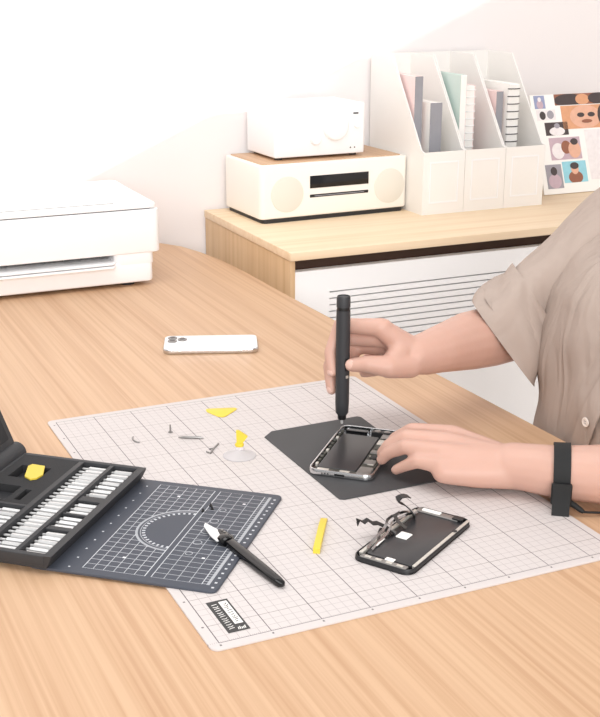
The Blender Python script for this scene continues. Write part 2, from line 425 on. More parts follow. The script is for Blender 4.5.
# ------------------------------------------------------------------ printer
pr = thing('printer', 'white desktop printer at the far left of the desk', 'printer', (.13, 1.37, DZ))
b = MB(); b.rrect(.128, 1.379, .482, .278, .014, .062, .1425, .003)
wp(MB().rrect(.131, 1.372, .446, .26, .012, .007, .046, .004), 'lower_body', M['white'], pr)
wp(b, 'upper_body', M['white'], pr)
b = MB(); b.rrect(.318, 1.373, .076, .262, .012, .040, .070, .002)
wp(b, 'front_panel', M['white'], pr)
wp(MB().rrect(-.085, 1.373, .03, .262, .012, .040, .070, .002), 'front_panel', M['white'], pr)
wp(MB().rrect(.128, 1.379, .472, .272, .012, .1446, .154, .004, bot=.0005), 'scanner_lid', M['white'], pr)
wp(MB().rrect(.128, 1.379, .462, .262, .012, .142, .145), 'lid_gap_shade', M['dark'], pr)  # dark slab whose colour paints the shade inside the lid gap
wp(MB().box(-.10, .288, 1.2605, 1.2640, .1537, .1542), 'lid_seam', M['dark'], pr)
wp(MB().box(-.075, .285, 1.30, 1.305, .044, .066), 'paper_slot', M['black'], pr)
for k in range(5): wp(MB().cyl((-.045+.068*k, 1.285, .054), (-.010+.068*k, 1.285, .054), .006), 'feed_roller', M['grey_metal'], pr)
t = MB(); t.rrect(.108, 1.275, .345, .09, .010, .0462, .0502, .0015); wp(t, 'output_tray', M['white'], pr)
t = MB(); t.rrect(.11, 1.236, .335, .018, .006, .040, .0445, .0015); wp(t, 'tray_lip', M['white'], pr)
for x in (-.06, .31):
    for y in (1.27, 1.47): wp(MB().cyl((x, y, 0), (x, y, .008), .014), 'foot', M['dark'], pr)

# ------------------------------------------------------------------ white smartphone lying far on the desk
def local_frame(P, xdir):
    return (P[0], P[1]), math.atan2(xdir[1], xdir[0])
ph = thing('smartphone', 'white smartphone lying face down on the bare desk behind the cutting mat', 'smartphone', (.3121, .8312, DZ), math.atan2(-.0525, .1375))
MB().rrect(0, 0, .1465, .0735, .0105, 0, .0078, .0018, n=6).build('body_frame', M['silver'], ph)
MB().rrect(0, 0, .1440, .0710, .0095, .0072, .0084, .0005, n=6).build('back_cover', M['white'], ph)
bump = MB().rrect(-.0515, .0085, .035, .035, .008, .0083, .0096, .0006).build('camera_bump', M['white'], ph)
for x, y in ((-.060, .0165), (-.060, .0005), (-.0445, .0085)):
    l = MB().lathe([(.0072, 0), (.0072, .0016), (.0062, .002), (.0005, .002)], (x, y, .0095)).build('camera_lens', M['grey_metal'], bump)
    MB().lathe([(.0042, 0), (.0042, .0003), (.0005, .0004)], (x, y, .01151)).build('lens_glass', M['black_gloss'], l)
MB().cyl((-.0445, .020, .0095), (-.0445, .020, .0101), .0026).build('flash', M['foil'], bump)

# ------------------------------------------------------------------ big cutting mat
def mat_layers(x, y, z):
    inn = x.inside(.0100, .4405)*y.inside(.0100, .6000)
    fine = x.grid(.0102, .01, .00022).max(y.grid(.0405, .01, .00022))*inn
    boldx = x.grid(.0102, .05, .0004)*inn
    boldy = y.grid(.0405, .05, .0003)*inn
    border = (x.near(.0102, .00045).max(x.near(.4405, .0005)))*y.inside(.0100, .6002)
    border = border.max((y.near(.0102, .00035).max(y.near(.6, .00035)))*x.inside(.0100, .4407))
    ticks = y.grid(.0405, .05, .0011)*x.inside(.0048, .0070)
    ticks = ticks.max(x.grid(.0102, .05, .0009)*y.inside(.0050, .0075)*x.inside(.003, .44))
    halff = x.grid(.0102, .002, .0002)*y.inside(.0100, .0125)
    return [(fine, (120, 104, 108), .48), (halff, (130, 115, 118), .5), (boldy, (110, 92, 92), .75), (boldx, (84, 74, 80), .9), (border, (84, 74, 80), .85), (ticks, (70, 64, 68), .8)]
M['mat'] = line_mat('mat_grid', (212, 205, 203), .6, mat_layers, .3)
M['mat_edge'] = mat('mat_ink', (58, 58, 58), .6, noise=.05)
MAT = thing('cutting_mat', 'large pale pink cutting mat with a fine grid, lying under the tools', 'cutting mat', (0, 0, DZ))
MB().rrect(.225, .305, .45, .61, .008, 0, .002, .0004).build('mat_sheet', M['mat'], MAT).location = (0, 0, 0)
LT = Matrix.Translation((.0235, .0215, 0)) @ Matrix.Diagonal((1.25, .95, 1, 1)) @ Matrix.Translation((-.0155, -.0215, 0))
lb = MB().box(.0155, .0325, .0215, .0835, .0019, .00215).xf(LT).build('printed_label', M['mat_edge'], MAT, 0)
MB().box(.0245, .0310, .0350, .0800, .0021, .0023).xf(LT).build('label_panel', M['paper'], lb, 0)
b = MB()
for k in range(11):                          # small strokes of printed lettering, too fine to read
    y = .0385+.0036*k
    b.strip([(.0262+.0006*math.sin(k*2.1), y, .0024), (.0280, y+.0014*math.cos(k), .0024), (.0295-.0007*math.cos(k*1.7), y+.0012, .0024)], .0007, .0002, (0, 1, 0))
b.xf(LT).build('lettering', M['mat_edge'], lb, 0)
b = MB()
for k in range(13):
    y = .028+.0040*k
    b.strip([(.0180, y, .00225), (.0206+.0006*math.sin(k*3), y+.001*math.cos(k*2), .00225), (.0222, y+.0008, .00225)], .0007, .0002, (0, 1, 0))
for k in range(5):
    b.strip([(.0245+.0013*k, .0245, .00225), (.025+.0013*k, .0285+.001*math.sin(k*2), .00225)], .0007, .0002, (1, 0, 0))
b.xf(LT).build('lettering', M['paper'], lb, 0)

# ------------------------------------------------------------------ small slate cutting mat (local x = towards the case, y = towards the viewer)
def smat_layers(x, y, z):
    s = .0105
    left = x.inside(.0765, .1420)*y.inside(.0095, .2165)
    right = x.inside(.0180, .0700)*y.inside(.0095, .2165)
    R = ((x-.0770)*(x-.0770) + (y-.1130)*(y-.1130)).op('SQRT')
    out = R.gt(.0485).max(x.lt(.0768))
    gl = (x.grid(.0767, .01088, .00035).max(y.grid(.0095, .00985, .00035)))*left*out
    gr = (x.grid(.0180, .0130, .00035).max(y.grid(.0095, .00985, .00035)))*right
    rule = x.inside(.0115, .0180)*y.grid(.0095, .0049, .0003)*y.inside(.0095, .2165)
    rule = rule.max(x.near(.0118, .0016)*y.inside(.0095, .2165)*.75)
    edge = (x.near(.0765, .0004).max(x.near(.142, .0004)).max(x.near(.0700, .0004)).max(x.near(.0180, .0004)))*y.inside(.0095, .2165)
    arc = (R.near(.0475, .0013).max(R.near(.0435, .0004)))*x.gt(.0768)
    import_ang = (y-.1130).op('ARCTAN2', x-.0768)
    ticks = R.inside(.0385, .0420)*x.gt(.0768)*import_ang.grid(0, .14, .03)
    dots = (x.near(.0055, .0013))*y.grid(.0145, .0098, .0013)*y.inside(.008, .222)
    dots = dots.max(x.near(.1555, .0010)*y.grid(.018, .0200, .0010)*y.inside(.008, .222))
    sq = x.near(.0345, .0016)*(y.near(.034, .0013).max(y.near(.166, .0013))) + x.near(.111, .0016)*(y.near(.034, .0014).max(y.near(.186, .0014)))
    circ = R*0.0
    for cy, r in ((.055, .0035), (.083, .0045), (.108, .0055), (.135, .0045), (.160, .0035)):
        d = ((x-.052)*(x-.052) + (y-cy)*(y-cy)).op('SQRT'); circ = circ.max(d.near(r, .0004))
    w = (214, 217, 222)
    return [(gl, w, .75), (gr, w, .6), (rule, w, .75), (edge, w, .9), (arc, w, .55), (ticks, w, .85), (dots, w, .9), (sq, (240, 240, 242), 1), (circ, w, .6)]
M['smat'] = line_mat('slate_mat_print', (74, 78, 88), .55, smat_layers, .35)
SMA = math.atan2(.6447, -.7645)
sm = thing('small_cutting_mat', 'small slate grey cutting mat with white grid and protractor beside the bit case', 'cutting mat', (.1845, .2652, DZ+.002), SMA)
o = MB().rrect(.098, .1137, .196, .2274, .007, 0, .003, .0008).build('mat_sheet', M['smat'], sm)

# ------------------------------------------------------------------ bit case (local x = away from the mat to the hinge, y = towards the viewer)
CA = math.atan2(.6603, -.7510)
cz = .005
cs = thing('bit_case', 'open charcoal case of screwdriver bits at the left edge of the desk', 'tool case', (.059, .369, DZ+cz), CA)
b = MB(); b.rrect(.0810, .115, .150, .229, .003, 0, .005, .001, n=3)
b.rings([[(x, y, z) for x, z in ((0, .0150), (.0085, .0150), (.0085, .003), (.0065, .0005), (.0004, .0120))] for y in (0, .2305)]); b.box(.152, .156, 0, .2305, .004, .0150, .0008)
b.box(.008, .153, -.001, .0055, .004, .0150, .0008); b.box(.008, .153, .2245, .2312, .004, .0150, .0008)
b.build('tray', M['case'], cs)
b = MB()
b.box(.0372, .0425, .0055, .2245, .005, .0150, .0006); b.box(.0750, .0815, .0055, .2245, .005, .0150, .0006)
for y0_, y1_ in ((.0875, .0995), (.1315, .1345), (.1640, .1715)): b.box(.0085, .0372, y0_, y1_, .005, .0135, .0005)
b.box(.0810, .152, .1290, .1330, .005, .0150, .0005)
b.build('divider', M['case'], cs)
f = MB()      # foam insert with the recesses left open
xs = [.0815, .093, .101, .104, .1385, .152]
f.box(.0815, .1030, .0055, .0870, .005, .0146); f.box(.1030, .1400, .0055, .0330, .005, .0146); f.box(.1400, .152, .0055, .129, .005, .0146)
f.box(.1030, .1400, .0660, .0870, .005, .0146); f.box(.0815, .0950, .0870, .129, .005, .0146); f.box(.1025, .1110, .0870, .129, .005, .0146)
f.box(.0950, .1025, .0870, .0930, .005, .0146); f.box(.0950, .1025, .1200, .129, .005, .0146); f.box(.1110, .1400, .1240, .129, .005, .0146)
f.build('foam_insert', M['foam'], cs)
b = MB(); b.cyl((.1675, -.004, .0135), (.1675, .229, .0135), .0125, n=28); h = b.build('hinge_barrel', M['case'], cs)
MB().cyl((.1675, -.0055, .0135), (.1675, -.0035, .0135), .0105, n=28).build('hinge_cap', M['dark'], h)
ld = MB().rrect(.070, .113, .14, .231, .004, 0, .013, .0015)
TL = Matrix.Translation((.1800, 0, .019)) @ Matrix.Rotation(-math.radians(68), 4, 'Y')
lid = ld.xf(TL).build('lid', M['case'], cs)
MB().rrect(.070, .113, .122, .212, .003, .0128, .0140, .0004).xf(TL).build('lid_liner', M['foam'], lid)
# the bits: every one its own object
bm_ = MB(); bm_.tube([(0, 0, 0), (.0205, 0, 0)], .0031, 6); bm_.tube([(.0205, 0, 0), (.0225, 0, 0)], [.0028, .0016], 8)
bm_.tube([(.0225, 0, 0), (.0285, 0, 0), (.0298, 0, 0)], [.0014, .0014, .0008], 8)
proto = bm_.build('screwdriver_bit', M['steel'], None, 30)
ORD = ['first', 'second', 'third', 'fourth', 'fifth', 'sixth', 'seventh', 'eighth', 'ninth', 'tenth', 'eleventh', 'twelfth', 'thirteenth', 'fourteenth', 'fifteenth', 'sixteenth',
       'seventeenth', 'eighteenth', 'nineteenth', 'twentieth', 'twenty-first', 'twenty-second', 'twenty-third', 'twenty-fourth', 'twenty-fifth']
casem = Matrix.Translation((.059, .369, DZ+cz)) @ Matrix.Rotation(CA, 4, 'Z')
rows = [('the long middle row', .0450, [.0115+.0089*k for k in range(24)]),
        ('farthest block beside the slate mat', .0125, [.0120+.0108*k for k in range(7)]),
        ('second-farthest block beside the slate mat', .0120, [.1045+.0098*k for k in range(3)]),
        ('third-farthest block beside the slate mat', .0120, [.1390+.0096*k for k in range(3)]),
        ('nearest block beside the slate mat', .0120, [.1765+.0088*k for k in range(6)]),
        ('the short row below the foam', .0850, [.1375+.0092*k for k in range(9)])]
first = True
for rn, x, ys in rows:
    for i, y in enumerate(ys):
        o = proto if first else proto.copy()
        if not first: C.objects.link(o)
        first = False
        o.matrix_world = casem @ Matrix.Translation((x, y, .0092)) @ Matrix.Rotation(random.uniform(-.03, .03), 4, 'Z') @ Matrix.Rotation(random.uniform(0, 1), 4, 'X')
        tag(o, 'steel bit, %s from far end of %s' % (ORD[i], rn), 'screwdriver bit', 'screwdriver bits in the open case')
# yellow pick lying in its recess
pk = MB().prism([(-.021, -.005), (-.016, -.0095), (.013, -.010), (.022, -.003), (.020, .004), (.010, .0100), (-.014, .0095)], 0, .0018)
o = pk.build('opening_pick', M['yellow'], None)
o.matrix_world = casem @ Matrix.Translation((.1150, .0490, .0148)) @ Matrix.Rotation(math.radians(112), 4, 'Z')
tag(o, 'yellow opening pick resting in the black foam of the bit case', 'opening pick')

# ------------------------------------------------------------------ things scattered on the mat
MZ = DZ+.002
o = MB().rings([[(x*k, y*k, z) for x, y in [(-.0205, .013), (-.017, .0165), (.018, .0165), (.0215, .0125), (.0170, .004), (.004, -.0155), (0, -.0175), (-.005, -.0160), (-.0195, .004)]] for k, z in ((.96, 0), (1, .0003), (1, .0009), (.95, .0012))]).build('opening_pick', M['yellow'])
o.location = (.2195, .5450, MZ); o.rotation_euler = (0, 0, math.radians(-18))
tag(o, 'yellow triangular pick lying flat near the far edge of the mat', 'opening pick')
# clear suction cup with yellow tab
sc = thing('suction_cup', 'clear suction cup with a yellow pull tab standing on the mat', 'suction cup', (.186, .3985, MZ))
MB().lathe([(.020, 0), (.0205, .0006), (.017, .0028), (.010, .0052), (.0055, .008), (.005, .012), (.0045, .0125), (.0005, .0128)], n=32).build('cup', M['clear'], sc)
MB().lathe([(.0052, .0128), (.0056, .0150), (.0046, .0164), (.0005, .0166)], n=20).build('tab_foot', M['yellow'], sc)
tb = MB().rings([[(x, yy, z) for x, z in [(-.0035, .016), (.0030, .016), (.010, .025), (.0085, .0265), (-.0005, .033), (-.0040, .033)]] for yy in (-.0018, .0018)])
tb.xf(Matrix.Rotation(math.radians(-20), 4, 'Z')).build('pull_tab', M['yellow'], sc)
# yellow pry stick
o = MB(); o.rings([[(-.0035+.0002*i, y, 0), (.0035, y, 0), (.0035, y, h), (-.0035, y, h)] for i, (y, h) in enumerate(((-.040, .0055), (-.036, .0062), (.02, .0055), (.036, .0028), (.041, .0012)))])
o = o.build('pry_stick', M['yellow']); o.location = (.1815, .1622, MZ); o.rotation_euler = (0, 0, math.atan2(.070, .0428)-PI/2)
tag(o, 'yellow plastic pry stick lying on the mat left of the phone display', 'pry tool')
# small metal pieces
def scrap(name, label, mb, m=M['grey_metal']):
    return tag(mb.build(name, m), label, 'metal piece', 'small metal pieces on the mat')
Z = MZ
scrap('curved_spring', 'small curved grey metal clip, leftmost of the bits of metal on the mat', MB().tube([(.0890+.006*math.cos(a), .4990+.011*math.sin(a), Z+.001) for a in [PI*.65+i*PI*.8/8 for i in range(9)]], .0009, 6))
scrap('screw', 'tiny grey screw standing upright on the mat right of the curved clip', MB().lathe([(.0030, 0), (.0030, .0010), (.0012, .0013), (.0010, .0105), (.0003, .0110)], (.1345, .5060, Z), 12))
scrap('metal_pin', 'slim grey metal pin lying flat on the mat beside the Y-shaped piece', MB().tube([(.1370, .4830, Z+.0013), (.1430, .4795, Z+.0018), (.1600, .4708, Z+.0018), (.1655, .4680, Z+.0012)], [.0006, .0016, .0016, .0008], 8))
b = MB(); b.tube([(.1560, .4185, Z+.001), (.1650, .4310, Z+.0012), (.1760, .4440, Z+.001)], .0010, 6); b.tube([(.1650, .4310, Z+.0012), (.1590, .4320, Z+.001)], .0009, 6); b.tube([(.1560, .4185, Z+.001), (.1530, .4250, Z+.001)], .0009, 6)
scrap('forked_clip', 'Y-shaped grey metal clip on the mat left of the suction cup', b)
# tiny screws on the small mat
sx = [(.0716, .0640, 'left'), (.0640, .0560, 'middle'), (.0680, .0490, 'right')]
smm = Matrix.Translation((.1845, .2652, DZ+.005)) @ Matrix.Rotation(SMA, 4, 'Z')
for x, y, w in sx:
    p = smm @ Vector((x, y, 0))
    o = MB().lathe([(.0019, 0), (.0019, .0010), (.0009, .0013), (.0008, .0034), (.0003, .0036)], n=10).build('screw', M['black']); o.location = p
    tag(o, 'tiny black screw on the slate mat behind the knife, %s one of three' % {'left': 'leftmost', 'middle': 'middle', 'right': 'rightmost'}[w], 'screw', 'tiny screws on the small mat')

# ------------------------------------------------------------------ utility knife lying across both mats
A_, B_ = Vector((.0775, .2236, DZ+.0095)), Vector((.1004, .0770, DZ+.0062))
kd = (B_-A_); KL = kd.length
kn = thing('craft_knife', 'black craft knife with a bare white blade, lying across the small mat edge', 'knife', (A_.x, A_.y, DZ+.005))
kn.rotation_mode = 'QUATERNION'
xax = kd.normalized(); zax = (Vector((0, 0, 1)) - xax*xax.z).normalized(); yax = zax.cross(xax)
kn.matrix_world = Matrix(((xax.x, yax.x, zax.x, A_.x), (xax.y, yax.y, zax.y, A_.y), (xax.z, yax.z, zax.z, A_.z), (0, 0, 0, 1)))
MB().rings([[(x, y0k, zz) for x, y0k in [(0, -.0010), (.006, -.0058), (.028, -.0105), (.042, -.0110), (.042, .0042), (.030, .0040)]] for zz in (.0005, .0018)]).build('blade', M['blade'], kn, 0)
h = MB(); sec = [(.022, .0025, .003), (.030, .0052, .0034), (.043, .0058, .0042), (.050, .0055, .0046), (.056, .0054, .0050), (.075, .0060, .0048), (.11, .0058, .0042), (.140, .0050, .0036), (.147, .0040, .0028), (KL+.001, .002, .0016)]
h.rings([[(x, w*math.copysign(abs(math.cos(a))**.6, math.cos(a)) + (.0035 if x < .05 else .0), hh*math.copysign(abs(math.sin(a))**.6, math.sin(a))-.0006) for a in [2*PI*k/16 for k in range(16)]] for x, w, hh in sec])
h.build('handle', M['black_gloss'], kn)
MB().rings([[(x, w*math.cos(a)-.001, hh*math.sin(a)) for a in [2*PI*k/14 for k in range(14)]] for x, w, hh in ((.036, .0065, .0048), (.039, .0082, .0060), (.046, .0082, .0062), (.049, .0066, .0052))]).build('blade_clamp', M['black_gloss'], kn)
for k in range(4): MB().lathe([(.0012, 0), (.0012, .0006), (.0003, .0007)], (.026+.005*k, .0045, .0032), 8).build('grip_stud', M['grey_metal'], kn)

# ------------------------------------------------------------------ charcoal sheet and the opened phone on it
o = MB(); pl = [(.2395, .2350), (.2450, .2315), (.3720, .2325), (.3760, .2365), (.3800, .4520), (.3760, .4570), (.2520, .4540), (.2365, .4400)]
o.rings([[(x, y, z) for x, y in inset(pl, i)] for i, z in ((.0004, 0), (0, .0003), (0, .0012), (.0004, .0015))])
o = o.move((-.308, -.345, 0)).build('magnetic_pad', M['plate']); o.location = (.308, .345, MZ)
tag(o, 'flat charcoal pad with cut corners on the mat under the opened phone', 'work pad')
# opened phone: local x across (left to right), y along (near edge to far edge)
cx_, cy_ = .3150, .3400
PA = math.radians(-42.5)
op = thing('opened_phone', 'opened phone with battery and circuit board showing, on the charcoal pad under the screwdriver', 'smartphone', (cx_, cy_, MZ+.0015), PA)
W_, H_ = .0785, .1500
def ringframe(w, d, r, z0, z1, t, n=6, bev=.0012):
    m = MB()
    def ol(ins, z):
        rr = max(r-ins, .0006); a, bb = w/2-ins-rr, d/2-ins-rr; out = []
        for qx, qy, s_ in ((1,1,0),(-1,1,1),(-1,-1,2),(1,-1,3)):
            for k in range(n+1):
                tt = (s_+k/n)*PI/2; out.append((qx*a+rr*math.cos(tt), qy*bb+rr*math.sin(tt), z))
        return out
    seq = [(bev, z0), (0, z0+bev), (0, z1-bev), (bev*.6, z1), (t-bev*.3, z1), (t, z1-bev*.4), (t, z0+.001)]
    m.rings([ol(i, z) for i, z in seq], cap0=False, cap1=False)
    m.add(ol(bev, z0), [tuple(reversed(range(4*(n+1))))]); m.add(ol(t, z0+.001), [tuple(range(4*(n+1)))])
    return m
ringframe(W_, H_, .0115, 0, .0075, .0022).build('frame', M['silver'], op)
MB().rrect(-.0075, -.006, .0470, .112, .003, .001, .0056, .0008).build('battery', M['battery'], op)
bd = MB().rrect(.0255, .012, .0175, .112, .002, .001, .0046, .0004).build('circuit_board', M['board'], op)
rr = random.Random(3)
for (x, y, w, d, m) in ((.0255, .056, .015, .018, 'grey_metal'), (.0250, .034, .014, .016, 'foil'), (.0265, .015, .012, .012, 'board'), (.0245, .002, .014, .010, 'grey_metal'), (.0265, -.014, .011, .012, 'black'), (.0250, -.030, .013, .012, 'grey_metal')):
    MB().rrect(x, y, w, d, .001, .0045, .0058, .0003).build('shielded_chip', M[m], bd)
for k in range(9): MB().box(.019+rr.random()*.012, .021+rr.random()*.013+.002, -.05+k*.0125, -.0485+k*.0125+.001, .0045, .0054).build('solder_pad', M['foil'], bd, 0)
cm = MB().rrect(.018, .0665, .032, .010, .002, .001, .0066, .0005).build('camera_module', M['black'], op)
for x in (.010, .022): MB().lathe([(.0038, 0), (.0038, .0008), (.003, .0010), (.0005, .0010)], (x, .0665, .0065), 16).build('camera_lens', M['grey_metal'], cm)
MB().rrect(-.0165, .0650, .028, .009, .002, .001, .0058, .0005).build('front_sensor_bar', M['black_gloss'], op)
MB().rrect(-.0060, -.0675, .052, .0085, .002, .001, .0056, .0005).build('haptic_module', M['board'], op)
MB().rrect(.0255, -.0575, .016, .022, .0015, .001, .0060, .0005).build('speaker_module', M['grey_metal'], op)
for x, w in ((-.022, .014), (.004, .012)): MB().rrect(x, -.0675, w, .005, .001, .0055, .0062, .0002).build('connector', M['foil'], op)
for k in range(11): MB().rrect(-.0338, -.052+k*.0108, .0032, .0058, .0007, .002, .0062, .0003).build('edge_clip', M['board' if k % 4 else 'foil'], op)
MB().box(-.0060, .0060, -.0753, -.0746, .0024, .0048).build('charging_port', M['black'], op, 0)
for k in range(3): MB().cyl((-.021+.0035*k, -.0753, .0037), (-.021+.0035*k, -.0745, .0037), .0009, n=8).build('speaker_hole', M['black'], op)

# ------------------------------------------------------------------ phone display with flex cables
LA = math.atan2(.0725, .1150)
ds = thing('phone_display', 'removed phone display lying face down on the mat with loose flex cables', 'phone display', (.2640, .1110, MZ), LA)
# local x along the long side (to the far right), y across (towards the far left)
LW, LD = .1400, .0670
b = ringframe(LW, LD, .0110, 0, .0055, .0016); b.build('bezel', M['dark'], ds)
MB().rrect(0, 0, LW+.0012, LD+.0012, .0115, -.0000, .0018, .0006).build('screen_glass', M['black_gloss'], ds)
MB().rrect(.003, -.002, .120, .053, .004, .0015, .0046, .0006).build('backplate', M['battery'], ds)
lbk = MB().rrect(-.0635, 0, .0075, .052, .001, .0015, .0050, .0004).build('lower_bracket', M['grey_metal'], ds)
for k in range(4): MB().rrect(-.0635, -.018+.012*k, .004, .007, .0006, .0048, .0056, .0002).build('contact_pad', M['foil'], lbk)
MB().rrect(.0625, .004, .010, .050, .0015, .0015, .0056, .0004).build('earpiece_bracket', M['grey_metal'], ds)
MB().rrect(.0630, .012, .006, .022, .0015, .0055, .0068, .0004).build('earpiece', M['paper'], ds)
MB().rrect(.0625, -.020, .009, .012, .0015, .0055, .0072, .0004).build('sensor', M['black'], ds)
MB().rrect(.004, -.0302, .124, .0038, .001, .0015, .0058, .0004).build('side_rail', M['foil'], ds)
MB().rrect(.000, .0290, .120, .0040, .001, .0015, .0056, .0004).build('side_rail', M['foil'], ds)
MB().rrect(-.058, -.004, .006, .010, .001, .0050, .0060, .0003).build('connector', M['paper'], ds)
MB().rrect(-.003, .010, .014, .013, .001, .0046, .0058, .0004).build('driver_chip', M['paper'], ds)
MB().lathe([(.0028, 0), (.0028, .0004), (.0005, .0004)], (.034, -.0295, .0058), 14).build('screw_boss', M['dark'], ds)
for dy, dz, w_ in ((0, 0, .0030), (-.0050, -.0022, .0024)):
    b = MB(); b.strip([(-.050, .0265+dy, .0062), (-.032, .0290+dy, .0085+dz), (-.016, .0285+dy, .0110+dz), (-.004, .0310+dy, .0125+dz), (.006, .0350+dy, .0130+dz), (.016, .0360+dy, .0125+dz), (.026, .0330+dy, .0125+dz), (.038, .0330+dy, .0100+dz*.6), (.052, .0285+dy, .0066)], w_, .0006, [(0, .8, .5)]*9)
    b.build('flex_cable', M['silver'], ds)
b = MB(); b.strip([(-.030, .0250, .0060), (-.020, .0300, .0105), (-.012, .0330, .0100), (-.006, .0270, .0075), (-.004, .0190, .0060)], .0036, .0006, [(0, .7, .7)]*5); b.build('flex_cable', M['flex'], ds)
b = MB(); b.strip([(-.008, .020, .0060), (-.006, .030, .0110), (-.010, .038, .0150), (-.016, .040, .0165), (-.017, .046, .0195), (-.023, .047, .0185), (-.026, .052, .0215), (-.031, .050, .0190)], .007, .0007, (1, .35, 0))
b.build('flex_cable', M['black'], ds)
b = MB(); b.strip([(.040, .020, .0060), (.043, .028, .0120), (.040, .034, .0180), (.034, .037, .0220), (.030, .037, .0265), (.032, .034, .0300), (.037, .031, .0300), (.041, .0285, .0280)], .009, .0008, (.6, .8, 0))
b.build('flex_cable', M['black'], ds)
b = MB(); b.strip([(.012, .016, .0060), (.013, .026, .0105), (.018, .033, .0135), (.028, .033, .0130)], .005, .0006, (1, 0, 0))
b.build('flex_cable', M['flex'], ds)
MB().strip([(-.040, .0225, .006), (-.022, .0235, .0062)], .003, .0006, (0, 1, 0)).build('foil_strip', M['paper'], ds)

# ------------------------------------------------------------------ electric screwdriver
sd = thing('electric_screwdriver', 'slim charcoal pen-shaped electric screwdriver held upright over the opened phone', 'screwdriver', (.3374, .4245, DZ+.0105))
T = Matrix.Translation((0, 0, -.0105))
def lz(prof, name, m, n=32): return MB().lathe(prof, n=n).xf(T).build(name, m, sd)
lz([(.0062, .0235), (.0082, .0262), (.0088, .040), (.0089, .150), (.0087, .1615)], 'body', M['case'])
lz([(.0082, .1612), (.0082, .1660)], 'cap_groove', M['black'])
lz([(.0087, .1658), (.0087, .1772), (.0078, .1795), (.0070, .1797), (.0066, .1785), (.0005, .1785)], 'end_cap', M['case'])
lz([(.0048, .0170), (.0056, .0185), (.0056, .0238)], 'collet', M['black'])
lz([(.0012, .0105), (.0018, .0120), (.0018, .0175)], 'driver_bit', M['steel'], 10)
cv = Vector((-.4184+.75*.908, -.908-.75*.4184, 0)).normalized()
def onside(z, w, h, t):
    sidev = Vector((-cv.y, cv.x, 0)); b = MB()
    c0 = cv*.0084
    b.rings([[c0+sidev*(w*sx)+Vector((0, 0, z+h*sz))+cv*k for sx, sz in ((-.5, -.5), (.5, -.5), (.5, .5), (-.5, .5))] for k in (0, t)])
    return b.xf(T)
onside(.092, .0055, .016, .0014).build('control_button', M['black'], sd)
onside(.0760, .0035, .0035, .0012).build('indicator_light', M['foil'], sd)

# ------------------------------------------------------------------ the person
PX, PY = .745, .265
pe = thing('person', 'person in a beige short-sleeved shirt leaning on the desk, holding the electric screwdriver', 'person', (PX, PY, 0))
POFF = Vector((-PX, -PY, DZ))
def V(*a): return Vector(a)
body = MB()
def chain(*pr):
    for (p0, r0), (p1, r1) in zip(pr, pr[1:]): body.capsule(p0, r0, p1, r1)
# trunk, neck, head
chain((V(.76, .265, -.24), .125), (V(.735, .265, -.05), .105), (V(.745, .265, .12), .115))
for s in (-1, 1):
    chain((V(.765, .265+s*.07, .10), .095), (V(.79, .262+s*.10, .20), .072))
    chain((V(.76, .265+s*.06, -.26), .105), (V(.74, .265+s*.05, -.05), .095), (V(.75, .265+s*.06, .1), .10))
chain((V(.79, .255, .19), .075), (V(.835, .245, .30), .058), (V(.840, .240, .37), .056))
head = Matrix.Translation((.830, .235, .445)) @ Matrix.Rotation(math.radians(-24), 4, 'Y')
def hb(x, y, z, r, n=20, m=14):
    t = MB().ball((x, y, z), r, n, m).xf(head); body.merge(t)
hb(.012, 0, .035, (.097, .076, .083)); hb(-.022, 0, -.035, (.066, .060, .080)); hb(-.045, 0, -.088, (.028, .027, .022))
hb(-.094, 0, -.022, (.016, .013, .013)); hb(-.088, 0, .004, (.010, .009, .026)); hb(-.078, .030, -.030, (.016, .022, .018)); hb(-.078, -.030, -.030, (.016, .022, .018))
hb(-.080, .032, .026, (.012, .026, .008)); hb(-.080, -.032, .026, (.012, .026, .008)); hb(-.080, 0, -.056, (.012, .022, .005)); hb(-.079, 0, -.066, (.012, .018, .006))
for s in (-1, 1): hb(.012, s*.076, -.005, (.018, .008, .031)); 
# legs under the desk, shoes on the floor
for s in (-1, 1):
    chain((V(.74, .265+s*.085, -.255), .085), (V(.36, .265+s*.12, -.225), .058), (V(.40, .265+s*.12, -.66), .036), (V(.30, .265+s*.13, -.715), .030))
# right arm (far side): shoulder, elbow, wrist
Rw, Re, Rs = V(.4300, .4000, .0975), V(.6077, .4600, .0886), V(.785, .425, .205)
chain((V(.785, .36, .20), .06), (Rs, .050), (V(.6751, .4564, .1687), .038), (Re, .0400))
chain((Re, .0400), (V(.5753, .4528, .0895), .0410), (V(.5292, .4356, .0938), .0390), (V(.4704, .4098, .0977), .0310), (V(.4437, .4023, .0970), .0275), (Rw, .0255))
Rj = dict(cmc=(.4150, .3900, .0890), tm=(.3830, .3870, .0925), ti=(.3580, .3955, .0965), tt=(.3420, .4090, .0935),
 i0=(.3830, .4110, .1370), i1=(.3449, .4472, .1345), i2=(.3285, .4420, .1021), i3=(.3272, .4330, .0790),
 m0=(.4000, .4230, .1170), m1=(.3545, .4580, .1130), m2=(.3320, .4520, .0810), m3=(.3302, .4405, .0525),
 r0=(.4130, .4330, .1000), r1=(.3753, .4660, .0969), r2=(.3640, .4520, .0790), r3=(.3770, .4330, .0850),
 p0=(.4240, .4390, .0850), p1=(.3957, .4670, .0770), p2=(.3840, .4540, .0640), p3=(.3930, .4350, .0700))
Rj = {k: V(*v) for k, v in Rj.items()}
